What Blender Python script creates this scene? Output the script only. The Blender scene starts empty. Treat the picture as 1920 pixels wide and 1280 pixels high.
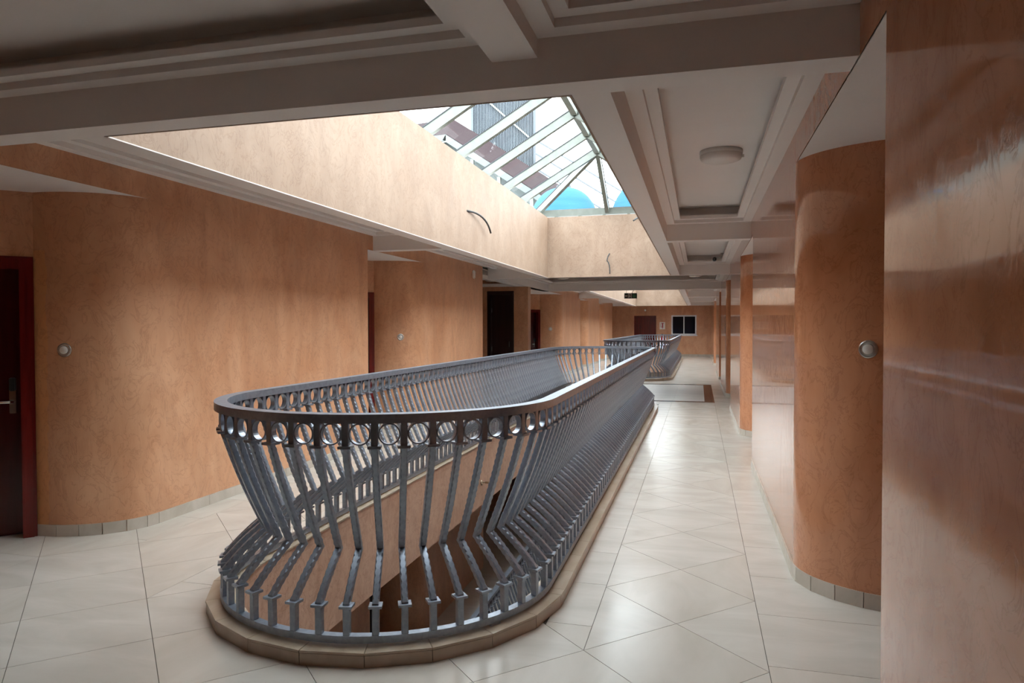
import bpy, bmesh, math, random
from mathutils import Vector, Matrix
random.seed(7)
S = bpy.context.scene
PI = math.pi
# ------------------------------------------------------------------ camera
cam_d = bpy.data.cameras.new('camera')
cam_d.sensor_fit = 'HORIZONTAL'; cam_d.sensor_width = 36.0
cam_d.lens = 36.0 * 1312.57 / 1920.0
cam_d.clip_start = 0.05; cam_d.clip_end = 300
cam = bpy.data.objects.new('camera', cam_d)
S.collection.objects.link(cam)
cam.matrix_world = (Matrix.Translation((0, 0, 1.58)) @ Matrix.Rotation(0.2609, 4, 'Z')
                    @ Matrix.Rotation(PI / 2 - 0.0214, 4, 'X') @ Matrix.Rotation(-0.0020, 4, 'Z'))
S.camera = cam
# ------------------------------------------------------------------ world: bright overcast sky
W = bpy.data.worlds.new('overcast_sky'); S.world = W; W.use_nodes = True
bg = W.node_tree.nodes['Background']
bg.inputs[0].default_value = (0.88, 0.95, 1.0, 1)
bg.inputs[1].default_value = 5.0
S.view_settings.view_transform = 'Standard'
S.view_settings.look = 'None'
S.view_settings.exposure = 1.05
S.view_settings.gamma = 1.0
S.view_settings.use_curve_mapping = False
S.cycles.diffuse_bounces = 6
S.cycles.max_bounces = 14

# ------------------------------------------------------------------ materials
def mat(name, color, rough=0.5, metal=0.0, spec=0.5, noise=None, bump=None, rvar=0.0, coat=0.0):
    """noise = (scale xyz, detail, dark colour, light colour); bump = (scale xyz, strength, distance)"""
    m = bpy.data.materials.new(name); m.use_nodes = True
    nt = m.node_tree; b = nt.nodes['Principled BSDF']
    b.inputs['Base Color'].default_value = (*color, 1)
    b.inputs['Roughness'].default_value = rough
    b.inputs['Metallic'].default_value = metal
    b.inputs['Specular IOR Level'].default_value = spec
    b.inputs['Coat Weight'].default_value = coat
    tc = nt.nodes.new('ShaderNodeTexCoord')
    def nz(scale, detail, dist=0.0, rough_=0.55):
        mp = nt.nodes.new('ShaderNodeMapping'); mp.inputs['Scale'].default_value = scale
        nt.links.new(tc.outputs['Object'], mp.inputs['Vector'])
        n = nt.nodes.new('ShaderNodeTexNoise'); n.inputs['Scale'].default_value = 1.0
        n.inputs['Detail'].default_value = detail; n.inputs['Distortion'].default_value = dist
        n.inputs['Roughness'].default_value = rough_
        nt.links.new(mp.outputs[0], n.inputs['Vector'])
        return n
    if noise:
        sc, det, dark, light = noise
        n = nz(sc, det, 0.6)
        cr = nt.nodes.new('ShaderNodeValToRGB')
        cr.color_ramp.elements[0].position = 0.32; cr.color_ramp.elements[0].color = (*dark, 1)
        cr.color_ramp.elements[1].position = 0.68; cr.color_ramp.elements[1].color = (*light, 1)
        nt.links.new(n.outputs['Fac'], cr.inputs[0])
        nt.links.new(cr.outputs[0], b.inputs['Base Color'])
        if rvar:
            mr = nt.nodes.new('ShaderNodeMapRange')
            mr.inputs['To Min'].default_value = max(0, rough - rvar); mr.inputs['To Max'].default_value = rough + rvar
            nt.links.new(n.outputs['Fac'], mr.inputs['Value'])
            nt.links.new(mr.outputs[0], b.inputs['Roughness'])
    if bump:
        sc, st, di = bump
        n2 = nz(sc, 5.0, 1.2, 0.6)
        bp = nt.nodes.new('ShaderNodeBump'); bp.inputs['Strength'].default_value = st
        bp.inputs['Distance'].default_value = di
        nt.links.new(n2.outputs['Fac'], bp.inputs['Height'])
        nt.links.new(bp.outputs[0], b.inputs['Normal'])
    return m

def plaster(name, dark, light, rough=0.2, streak=(2.6, 2.6, .8), bump_st=0.25, bscale=22):
    """polished orange stucco: cloudy colour, faint trowel streaks, fine wrinkles"""
    m = bpy.data.materials.new(name); m.use_nodes = True
    nt = m.node_tree; L = nt.links; N = nt.nodes; b = N['Principled BSDF']
    tc = N.new('ShaderNodeTexCoord')
    def nz(scale, detail, dist, rg=0.6):
        mp = N.new('ShaderNodeMapping'); mp.inputs['Scale'].default_value = scale
        L.new(tc.outputs['Object'], mp.inputs['Vector'])
        n = N.new('ShaderNodeTexNoise'); n.inputs['Scale'].default_value = 1
        n.inputs['Detail'].default_value = detail; n.inputs['Distortion'].default_value = dist
        n.inputs['Roughness'].default_value = rg
        L.new(mp.outputs[0], n.inputs['Vector']); return n
    def ramp(src, c0, c1, p0=0.3, p1=0.7):
        r = N.new('ShaderNodeValToRGB'); e = r.color_ramp.elements
        e[0].position = p0; e[0].color = (*c0, 1); e[1].position = p1; e[1].color = (*c1, 1)
        L.new(src, r.inputs[0]); return r
    a = nz((1.6, 1.6, 1.2), 5, 0.8); s = nz(streak, 6, 1.0); w = nz((5.5, 5.5, 4), 6, 2.2, 0.6); h = nz((bscale*1.3, bscale*1.3, bscale*.22), 4, 1.2, .6)
    sub = N.new('ShaderNodeMath'); sub.operation = 'SUBTRACT'; sub.inputs[1].default_value = .5
    ab = N.new('ShaderNodeMath'); ab.operation = 'ABSOLUTE'
    L.new(w.outputs['Fac'], sub.inputs[0]); L.new(sub.outputs[0], ab.inputs[0])
    r1 = ramp(a.outputs['Fac'], dark, light)
    r2 = ramp(s.outputs['Fac'], (.85, .82, .80), (1, 1, 1), 0.36, 0.6)
    r3 = ramp(ab.outputs[0], (.84, .80, .775), (1, 1, 1), 0.0, 0.03)
    m1 = N.new('ShaderNodeMixRGB'); m1.blend_type = 'MULTIPLY'; m1.inputs[0].default_value = 1
    m2 = N.new('ShaderNodeMixRGB'); m2.blend_type = 'MULTIPLY'; m2.inputs[0].default_value = 1
    L.new(r1.outputs[0], m1.inputs[1]); L.new(r2.outputs[0], m1.inputs[2])
    L.new(m1.outputs[0], m2.inputs[1]); L.new(r3.outputs[0], m2.inputs[2])
    L.new(m2.outputs[0], b.inputs['Base Color'])
    mr = N.new('ShaderNodeMapRange'); mr.inputs['To Min'].default_value = rough * .7; mr.inputs['To Max'].default_value = rough * 1.4
    L.new(s.outputs['Fac'], mr.inputs['Value']); L.new(mr.outputs[0], b.inputs['Roughness'])
    mx = N.new('ShaderNodeMath'); mx.operation = 'MULTIPLY_ADD'; mx.inputs[1].default_value = .6
    L.new(h.outputs['Fac'], mx.inputs[0]); L.new(r3.outputs[0], mx.inputs[2])
    bp = N.new('ShaderNodeBump'); bp.inputs['Strength'].default_value = bump_st; bp.inputs['Distance'].default_value = .004
    L.new(mx.outputs[0], bp.inputs['Height']); L.new(bp.outputs[0], b.inputs['Normal'])
    return m

M = {}
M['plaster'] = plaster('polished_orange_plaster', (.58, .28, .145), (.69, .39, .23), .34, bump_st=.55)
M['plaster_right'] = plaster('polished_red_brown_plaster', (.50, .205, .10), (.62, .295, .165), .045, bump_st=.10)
M['plaster_well'] = plaster('well_plaster_dulled_for_skylight', (.325, .22, .152), (.39, .283, .207), .55, (2.4, 2.4, 1.5), .3)  # same orange plaster, its colour darkened and greyed to offset the strong skylight
M['plaster_slab'] = plaster('rough_slab_edge_plaster', (.49, .30, .205), (.60, .395, .285), .6, (9, 9, 9), .8, 40)
M['patch'] = plaster('fresh_orange_plaster', (.66, .31, .13), (.74, .38, .18), .4, bump_st=.2)
M['paint'] = mat('white_ceiling_paint', (.80, .77, .74), .7, noise=((.8, .8, .8), 3, (.75, .715, .685), (.79, .755, .725)))
M['tile'] = mat('cream_floor_tile', (.6, .54, .46), .22, noise=((1.7, 5, 1), 6, (.52, .475, .415), (.60, .555, .495)), rvar=.05)
M['tile2'] = mat('cream_floor_tile_warm', (.6, .54, .46), .22, noise=((4, 1.5, 1), 6, (.515, .465, .40), (.59, .54, .475)), rvar=.04)
M['slab'] = mat('grey_beige_polished_slab', (.45, .42, .38), .34, noise=((.8, 3, 1), 6, (.50, .47, .43), (.58, .55, .505)), rvar=.03)
M['curb'] = mat('tan_curb_tile', (.5, .4, .3), .25, noise=((6, 2, 4), 5, (.44, .345, .25), (.53, .43, .33)))
M['skirt'] = mat('beige_skirting_tile', (.5, .44, .37), .25, noise=((5, 5, 3), 5, (.45, .39, .32), (.54, .48, .41)))
M['grout'] = mat('dark_grout', (.07, .055, .045), .8, noise=((9, 9, 9), 2, (.06, .045, .035), (.085, .07, .055)))
M['granite'] = mat('dark_brown_granite', (.05, .025, .018), .12, noise=((60, 60, 60), 3, (.03, .014, .01), (.085, .045, .032)))
M['rail'] = mat('blue_grey_enamel', (.28, .31, .35), .34, .65, noise=((30, 30, 30), 3, (.25, .285, .335), (.325, .365, .425)), bump=((60, 60, 60), .25, .002))
M['red_wood'] = mat('dark_red_varnish', (.115, .006, .005), .22, noise=((14, 14, 1.2), 4, (.075, .004, .0035), (.15, .009, .007)))
M['leaf'] = mat('dark_mahogany_leaf', (.05, .004, .004), .2, noise=((14, 14, 1.2), 4, (.036, .003, .003), (.052, .004, .004)))
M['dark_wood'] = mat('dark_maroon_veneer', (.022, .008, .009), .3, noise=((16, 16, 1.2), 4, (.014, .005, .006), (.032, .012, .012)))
M['steel'] = mat('brushed_steel', (.55, .54, .52), .3, 1.0, noise=((4, 4, 60), 2, (.48, .47, .45), (.62, .61, .59)))
M['chrome'] = mat('satin_chrome', (.72, .70, .68), .18, 1.0, noise=((9, 9, 9), 2, (.68, .66, .64), (.76, .74, .72)))
M['black'] = mat('black_plastic', (.012, .012, .013), .35, noise=((20, 20, 20), 2, (.01, .01, .011), (.016, .016, .017)))
M['white'] = mat('white_plastic', (.72, .71, .68), .4, noise=((20, 20, 20), 2, (.69, .68, .65), (.75, .74, .71)))
M['pvc'] = mat('white_window_frame', (.68, .71, .74), .35, noise=((10, 10, 10), 2, (.65, .68, .71), (.71, .74, .77)))
M['alu'] = mat('pale_green_aluminium', (.62, .66, .60), .4, noise=((6, 6, 6), 3, (.155, .17, .145), (.19, .205, .18)))
M['gasket'] = mat('black_gasket', (.03, .035, .04), .6, noise=((20, 20, 20), 2, (.025, .03, .035), (.036, .04, .046)))
M['wire'] = mat('grey_conduit', (.06, .06, .06), .6, noise=((20, 20, 20), 2, (.05, .05, .05), (.075, .075, .075)))
M['red'] = mat('red_enamel', (.42, .012, .015), .3, noise=((12, 12, 12), 2, (.38, .01, .012), (.46, .014, .018)))
M['sign_w'] = mat('sign_white', (.78, .74, .70), .5, noise=((20, 20, 20), 2, (.75, .71, .67), (.80, .76, .72)))
M['sign_r'] = mat('sign_red_print', (.35, .012, .03), .5, noise=((20, 20, 20), 2, (.33, .01, .026), (.37, .014, .034)))
M['sign_g'] = mat('sign_dark_green', (.008, .018, .01), .3, noise=((20, 20, 20), 2, (.007, .015, .009), (.01, .021, .012)))
M['sign_g2'] = mat('sign_green_panel', (.02, .075, .035), .35, noise=((20, 20, 20), 2, (.03, .13, .06), (.04, .16, .075)))
M['lampw'] = mat('opal_lamp_cover', (.66, .62, .58), .35, noise=((9, 9, 9), 2, (.64, .60, .56), (.68, .64, .60)))
M['tank'] = mat('blue_tank_plastic', (.02, .09, .19), .8, spec=.15, noise=((1, 1, 9), 3, (.022, .085, .175), (.028, .10, .20)))
M['brass'] = mat('brass_tap', (.55, .45, .33), .3, 1.0, noise=((9, 9, 9), 2, (.5, .4, .29), (.6, .5, .37)))
M['tower'] = mat('grey_corrugated_sheet', (.16, .19, .22), .5, noise=((2, 2, .4), 3, (.055, .066, .077), (.085, .10, .115)))
M['house'] = mat('pale_house_render', (.20, .22, .215), .8, noise=((.6, .6, .6), 3, (.085, .098, .095), (.105, .12, .115)))
M['roofred'] = mat('maroon_roof_sheet', (.13, .06, .065), .9, spec=.1, noise=((1, 9, 1), 3, (.02, .011, .0125), (.03, .017, .019)))
M['cable'] = mat('grey_cable', (.10, .11, .12), .6, noise=((9, 9, 9), 2, (.09, .10, .11), (.11, .12, .13)))

def glass_mat(name, tint, refl, rough=.02):
    m = bpy.data.materials.new(name); m.use_nodes = True
    nt = m.node_tree; N = nt.nodes; N.remove(N['Principled BSDF'])
    t = N.new('ShaderNodeBsdfTransparent'); t.inputs[0].default_value = (*tint, 1)
    g = N.new('ShaderNodeBsdfGlossy'); g.inputs['Roughness'].default_value = rough
    lw = N.new('ShaderNodeFresnel'); lw.inputs[0].default_value = refl
    mx = N.new('ShaderNodeMixShader')
    nt.links.new(lw.outputs[0], mx.inputs[0]); nt.links.new(t.outputs[0], mx.inputs[1]); nt.links.new(g.outputs[0], mx.inputs[2])
    nt.links.new(mx.outputs[0], N['Material Output'].inputs[0])
    return m
M['glass'] = glass_mat('clear_skylight_glass', (.93, .96, .96), 1.12)
M['dglass'] = mat('dark_window_glass', (.006, .008, .016), .06, noise=((3, 3, 3), 2, (.005, .006, .012), (.007, .010, .02)))

# ------------------------------------------------------------------ mesh helpers
class MB:
    def __init__(s): s.v = []; s.f = []; s.sm = []
    def add(s, vs, fs, smooth=False):
        o = len(s.v); s.v += [tuple(p) for p in vs]
        for f in fs: s.f.append([o + i for i in f]); s.sm.append(smooth)
        return s
    def box(s, x0, x1, y0, y1, z0, z1):
        vs = [(x0,y0,z0),(x1,y0,z0),(x1,y1,z0),(x0,y1,z0),(x0,y0,z1),(x1,y0,z1),(x1,y1,z1),(x0,y1,z1)]
        return s.add(vs, [(0,3,2,1),(4,5,6,7),(0,1,5,4),(1,2,6,5),(2,3,7,6),(3,0,4,7)])
    def prism(s, poly, z0, z1):
        n = len(poly)
        vs = [(p[0], p[1], z0) for p in poly] + [(p[0], p[1], z1) for p in poly]
        return s.add(vs, [tuple(range(n))[::-1], tuple(range(n, 2*n))] + [(i, (i+1) % n, n+(i+1) % n, n+i) for i in range(n)])
    def strip(s, pts, z0, z1, smooth=False):
        n = len(pts)
        vs = [(p[0], p[1], z0) for p in pts] + [(p[0], p[1], z1) for p in pts]
        return s.add(vs, [(i, i+1, n+i+1, n+i) for i in range(n-1)], smooth)
    def quad(s, a, b, c, d): return s.add([a, b, c, d], [(0, 1, 2, 3)])
    def beam(s, p, q, w, d, up=(0, 0, 1), drop=0.0):
        """box of width w and depth d from p to q; its top face lies drop below the line"""
        p = Vector(p); q = Vector(q); a = (q-p).normalized(); side = a.cross(Vector(up)).normalized(); u = side.cross(a)
        vs = []
        for e in (p, q):
            for k, h in ((-1, -d-drop), (1, -d-drop), (1, -drop), (-1, -drop)):
                vs.append(e + side*k*w/2 + u*h)
        return s.add(vs, [(0,1,2,3),(7,6,5,4),(0,4,5,1),(1,5,6,2),(2,6,7,3),(3,7,4,0)])
    def lathe(s, prof, n=24, axis='Z', smooth=True, off=(0,0,0)):
        vs = []; fs = []
        for i in range(n):
            a = 2*PI*i/n; ca, sa = math.cos(a), math.sin(a)
            for r, z in prof:
                p = (r*ca, r*sa, z) if axis == 'Z' else ((z, r*ca, r*sa) if axis == 'X' else (r*ca, z, r*sa))
                vs.append((p[0]+off[0], p[1]+off[1], p[2]+off[2]))
        k = len(prof)
        for i in range(n):
            j = (i+1) % n
            for t in range(k-1): fs.append((i*k+t, j*k+t, j*k+t+1, i*k+t+1))
        return s.add(vs, fs, smooth)
    def tube(s, pts, r, n=8):
        vs = []; fs = []; pts = [Vector(p) for p in pts]
        for i, p in enumerate(pts):
            d = (pts[min(i+1, len(pts)-1)] - pts[max(i-1, 0)]).normalized()
            a = d.cross(Vector((0,0,1)) if abs(d.z) < .9 else Vector((1,0,0))).normalized(); b = d.cross(a)
            for k in range(n):
                t = 2*PI*k/n; vs.append(p + a*r*math.cos(t) + b*r*math.sin(t))
        for i in range(len(pts)-1):
            for k in range(n): fs.append((i*n+k, i*n+(k+1) % n, (i+1)*n+(k+1) % n, (i+1)*n+k))
        fs.append(tuple(range(n))[::-1]); e = (len(pts)-1)*n; fs.append(tuple(range(e, e+n)))
        return s.add(vs, fs, True)
    def mesh(s, name):
        me = bpy.data.meshes.new(name); me.from_pydata(s.v, [], s.f); me.update()
        me.polygons.foreach_set('use_smooth', s.sm)
        return me
    def build(s, name, m, parent=None, bevel=0.0):
        me = s.mesh(name)
        if bevel:
            b = bmesh.new(); b.from_mesh(me)
            bmesh.ops.bevel(b, geom=b.edges[:], offset=bevel, segments=2, affect='EDGES', clamp_overlap=True)
            b.to_mesh(me); b.free()
        me.materials.append(M[m])
        return link(name, me, parent)
def link(name, me, parent=None):
    o = bpy.data.objects.new(name, me); S.collection.objects.link(o)
    if parent: o.parent = parent
    return o
def recalc(o):
    b = bmesh.new(); b.from_mesh(o.data); bmesh.ops.recalc_face_normals(b, faces=b.faces[:]); b.to_mesh(o.data); b.free(); return o
def struct(o): o['kind'] = 'structure'; return o
def tag(o, label, cat, group=None):
    o['label'] = label; o['category'] = cat
    if group: o['group'] = group
    return o
def empty(name, loc=(0,0,0), rz=0.0):
    o = bpy.data.objects.new(name, None); S.collection.objects.link(o); o.empty_display_size = .1
    o.location = loc; o.rotation_euler = (0, 0, rz); return o

# ------------------------------------------------------------------ plan
XL, XR = -4.21, 0.58              # wall planes
CX = -1.80                        # atrium axis
ZB, ZT, ZP = 2.595, 2.79, 2.97    # beam soffit, top of beam face, ceiling panel
OX0, OX1 = -3.045, -0.555         # light well faces
BX0, BX1 = -3.225, -0.375         # outer faces of the beams beside the wells
YN, YF, FH = -4.0, 37.5, 3.30     # near end, far wall, storey height
WELLS = ((3.07, 14.30), (20.02, 35.5))
HOLES = ((3.93, 13.5), (21.35, 34.6))
RC, RH = 1.06, 0.90               # curb outer radius, hole radius
A2, B2 = 0.64, 0.51               # radii of the curved wall ends

def P(side, o, y): return (XL - o, y) if side == 'L' else (XR + o, y)

def stadium(R, y0, y1, n=24, x=CX):
    pts = [(x + R*math.cos(a), y0 + R*math.sin(a)) for a in [-PI + PI*i/n for i in range(n+1)]]
    pts += [(x + R*math.cos(a), y1 + R*math.sin(a)) for a in [PI*i/n for i in range(n+1)]]
    return pts
def stadium_ring(mb, R0, R1, y0, y1, z0, z1, n=24, smooth=True):
    a = stadium(R0, y0, y1, n); b = stadium(R1, y0, y1, n); k = len(a)
    for i in range(k):
        j = (i+1) % k
        pass
    def loop(pts, za, zb):
        vs = [(p[0], p[1], za) for p in pts] + [(p[0], p[1], zb) for p in pts]
        mb.add(vs, [(i, (i+1) % k, k+(i+1) % k, k+i) for i in range(k)], smooth)
    def flat(z):
        vs = [(p[0], p[1], z) for p in a] + [(p[0], p[1], z) for p in b]
        mb.add(vs, [(i, (i+1) % k, k+(i+1) % k, k+i) for i in range(k)], False)
    loop(a, z0, z1); loop(b, z0, z1); flat(z0); flat(z1)
    return mb

# ------------------------------------------------------------------ floors (slabs with the atrium holes)
def slab(mb, z0, z1, R, x0=-7.3, x1=2.3):
    n = 16; yprev = YN
    for (ya, yb) in HOLES:
        mb.box(x0, x1, yprev, ya - R, z0, z1)
        for (yc, sg) in ((ya, -1), (yb, 1)):
            for i in range(n):
                a0, a1 = (PI/2)*i/n, (PI/2)*(i+1)/n
                for k in (-1, 1):
                    xl = x0 if k < 0 else x1
                    q = [(CX + k*R*math.cos(a0), yc + sg*R*math.sin(a0)), (CX + k*R*math.cos(a1), yc + sg*R*math.sin(a1)),
                         (xl, yc + sg*R*math.sin(a1)), (xl, yc + sg*R*math.sin(a0))]
                    if k*sg < 0: q = q[::-1]
                    mb.prism(q, z0, z1)
        mb.box(x0, CX - R, ya, yb, z0, z1); mb.box(CX + R, x1, ya, yb, z0, z1)
        yprev = yb + R
    mb.box(x0, x1, yprev, YF, z0, z1)
    return mb
floor = struct(slab(MB(), -.33, -.004, RH + .02).build('floor', 'grout'))
lower_floor = struct(slab(MB(), -FH - .33, -FH, RH + .02).build('floor', 'tile'))
struct(MB().box(-7.3, 2.3, YN, YF, -2*FH - .2, -2*FH).build('floor', 'tile'))
for (ya, yb) in HOLES:
    for lv in (0, 1):
        struct(stadium_ring(MB(), RH, RH + .12, ya, yb, -.72 - FH*lv, -FH*lv).build('wall_atrium', 'plaster_slab'))

# ---- tiles: clip helpers
def clip(poly, nx, ny, c):
    """keep the part of a convex polygon with nx*x+ny*y <= c"""
    out = []
    for i in range(len(poly)):
        p, q = poly[i], poly[(i+1) % len(poly)]
        dp, dq = nx*p[0]+ny*p[1]-c, nx*q[0]+ny*q[1]-c
        if dp <= 0: out.append(p)
        if (dp < 0 < dq) or (dq < 0 < dp):
            t = dp/(dp-dq); out.append((p[0]+(q[0]-p[0])*t, p[1]+(q[1]-p[1])*t))
    return out
def area(p): return sum(p[i][0]*p[(i+1) % len(p)][1]-p[(i+1) % len(p)][0]*p[i][1] for i in range(len(p)))/2
def clip_poly(poly, zone, g=0.0):
    for i in range(len(zone)):
        a, b = zone[i], zone[(i+1) % len(zone)]
        dx, dy = b[0]-a[0], b[1]-a[1]; l = math.hypot(dx, dy); nx, ny = dy/l, -dx/l
        poly = clip(poly, nx, ny, nx*a[0]+ny*a[1]-g)
        if len(poly) < 3: return []
    return poly
def subtract(poly, cut):
    res = []; rest = poly
    for i in range(len(cut)):
        a, b = cut[i], cut[(i+1) % len(cut)]
        dx, dy = b[0]-a[0], b[1]-a[1]; l = math.hypot(dx, dy)
        if l < 1e-6: continue
        nx, ny = dy/l, -dx/l; c = nx*a[0]+ny*a[1]
        o = clip(rest, -nx, -ny, -c)
        if len(o) >= 3 and area(o) > 1e-5: res.append(o)
        rest = clip(rest, nx, ny, c)
        if len(rest) < 3: break
    return res
LX, LY, D = -0.538, 3.359, 0.855   # lattice vertex and diagonal of the diamond tiles
GAP = .0016
curb_cut = [stadium(RC - .02, ya, yb, 12) for (ya, yb) in HOLES]
ntile = 0
def put_tile(poly, zone=None, g=GAP):
    global ntile
    q = clip_poly(poly, zone, g) if zone else poly
    if len(q) < 3 or area(q) < 2e-3: return
    pieces = [q]
    for cut in curb_cut: pieces = [r for pc in pieces for r in subtract(pc, cut)]
    pieces = [r for r in pieces if area(r) > 1e-4]
    if not pieces: return
    mb = MB()
    for r in pieces: mb.prism(r, -.004, 0)
    mb.build('floor_tile', random.choice(('tile', 'tile', 'tile2')), floor); ntile += 1
def centre(i, j): return LX + (i-j)*D/2, LY + (i+j+1)*D/2
def diamond(i, j):
    """cell of the 45 degree lattice"""
    cx, cy = centre(i, j); h = D/2 - GAP*1.414
    return [(cx, cy-h), (cx+h, cy), (cx, cy+h), (cx-h, cy)]
WHOLE = {(0, -1), (-1, 0), (-2, 1), (-3, 2), (-4, 3), (-5, 4), (-4, 4), (-4, 5)}   # laid uncut where two zones meet
def zone_diamonds(zone, g=GAP):
    x0, x1 = min(p[0] for p in zone), max(p[0] for p in zone); y0, y1 = min(p[1] for p in zone), max(p[1] for p in zone)
    for i in range(-14, 40):
        for j in range(-14, 40):
            cx, cy = centre(i, j)
            if (i, j) not in WHOLE and x0 - D < cx < x1 + D and y0 - D < cy < y1 + D: put_tile(diamond(i, j), zone, g)
def rect(x0, x1, y0, y1): return [(x0, y0), (x1, y0), (x1, y1), (x0, y1)]
def strip_tiles(x0, x1, y0, y1, yj, step=.61, zone=None):
    y = yj + math.floor((y0 - yj)/step)*step
    while y < y1:
        if y + step > y0: put_tile(rect(x0 + GAP, x1 - GAP, y + GAP, y + step - GAP), zone or rect(x0, x1, y0, y1))
        y += step
XA, XBb = LX, LX + D                # right band
XA2, XB2 = LX - 3*D, LX - 4*D       # left band
YE = 15.0
for ij in sorted(WHOLE): put_tile(diamond(*ij), rect(XB2 - D/2, 9, 0, LY + 9) if ij == (-5, 4) else None)
zone_diamonds(rect(XA, XBb, LY, YE))
zone_diamonds(rect(XB2, XA2, LY, YE))
zone_diamonds(rect(XB2 - D/2, XBb, 1.0, LY))                                  # foreground
xc0, xc1 = CX - RC + .04, CX + RC - .04
strip_tiles(xc1, XA, LY, YE, 4.25, zone=[(XA, LY), (XA, YE), (xc1, YE), (xc1, LY + XA - xc1)])
strip_tiles(XA2, xc0, LY, YE, 4.25, zone=[(XA2, LY), (xc0, LY + xc0 - XA2), (xc0, YE), (XA2, YE)])
strip_tiles(XBb, 2.2, 1.0, YE, 3.42)
strip_tiles(-4.95, XB2, LY + D, YE, 4.9, zone=[(XB2, LY + D), (XB2, YE), (-4.95, YE), (-4.95, LY + D + XB2 + 4.95)])
strip_tiles(-5.9, XB2 - D/2, 1.5, LY + D/2, LY + D/2)
q_ = LY + D/2; strip_tiles(-5.9, XB2 - D/2, q_, q_ + .9, q_, zone=[(XB2 - D/2, q_), (XB2 - D/2 - .9, q_ + .9), (-5.9, q_ + .9), (-5.9, q_)])
put_tile(rect(xc0, xc1, 14.45, YE), rect(xc0, xc1, 14.45, YE))
# lobby inlay: granite frame with polished slabs, then the far floor
def floor_piece(name, poly, m, z=0.0): return MB().prism(poly, -.004, z).build(name, m, floor)
IX0, IX1, IY0, IY1 = -3.93, .32, 15.0, 19.58
floor_piece('granite_border', rect(IX1-.2, IX1, IY0, IY1), 'granite'); floor_piece('granite_border', rect(IX0, IX0+.2, IY0, IY1), 'granite')
floor_piece('granite_border', rect(IX0+.2, IX1-.2, IY0, IY0+.2), 'granite'); floor_piece('granite_border', rect(IX0+.2, IX1-.2, IY1-.2, IY1), 'granite')
for i in range(6):
    w = (IX1-IX0-.4)/6
    for j in range(7):
        h = (IY1-IY0-.4)/7
        floor_piece('floor_slab', rect(IX0+.2+i*w+.001, IX0+.2+(i+1)*w-.001, IY0+.2+j*h+.001, IY0+.2+(j+1)*h-.001), 'slab')
for (a, b, y0, y1) in ((IX1, 2.2, YE, 20.2), (-7.2, IX0, YE, 20.2)): floor_piece('floor_margin', rect(a+.002, b, y0+.002, y1), 'tile')
far = MB()
for z in (rect(-7.2, 2.2, 20.202, YF), rect(IX0, IX1, IY1 + .002, 20.2)):
    for pc in subtract(z, curb_cut[1]): far.prism(pc, -.004, 0)
far.build('far_paving', 'tile', floor)

# ------------------------------------------------------------------ curbs of tile round the holes
def curb(ya, yb, z, ang, step, label):
    root = empty('atrium_curb', (0, 0, z)); tag(root, label, 'curb')
    stadium_ring(MB(), RH, RC - .017, ya, yb, .001, .059).build('mortar_core', 'plaster_slab', root)
    pts = []
    def arc(yc, s):
        n = int(90/ang); out = []
        for k in range(-n, n+1): out.append(math.radians(90*s + k*ang))
        return [math.radians(90*s-90)] + out + [math.radians(90*s+90)] if 90 - n*ang > 1 else out
    for yc, s in ((ya, -1), (yb, 1)):
        aa = arc(yc, s)
        for a0, a1 in zip(aa, aa[1:]): pts.append((('a', yc, a0), ('a', yc, a1)))
    n = int(round((yb-ya)/step))
    for i in range(n):
        y0, y1 = ya + (yb-ya)*i/n, ya + (yb-ya)*(i+1)/n
        pts.append((('s', 1, y0), ('s', 1, y1))); pts.append((('s', -1, y1), ('s', -1, y0)))
    def pt(q, R, e=0.0):
        if q[0] == 'a': return (CX + R*math.cos(q[2] + e/R), q[1] + R*math.sin(q[2] + e/R))
        return (CX + q[1]*R, q[2] + e*q[1])
    for p, q in pts:
        e = .0018
        MB().prism([pt(p, RH - .008, e), pt(p, RC, e), pt(q, RC, -e), pt(q, RH - .008, -e)], .060, .071).build('curb_top_tile', 'curb', root)
        MB().prism([pt(p, RC - .016, e), pt(p, RC - .003, e), pt(q, RC - .003, -e), pt(q, RC - .016, -e)], .0, .0565).build('curb_face_tile', 'curb', root)
    return root
curb(*HOLES[0], 0, 17.1, .31, 'low tan tiled curb under the nearest grey railing')
curb(*HOLES[1], 0, 17.1, .62, 'low tan tiled curb under the distant railing beyond the lobby')
curb(*HOLES[0], -FH, 17.1, .62, 'low tiled curb of the storey below, seen down through the opening')

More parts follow.
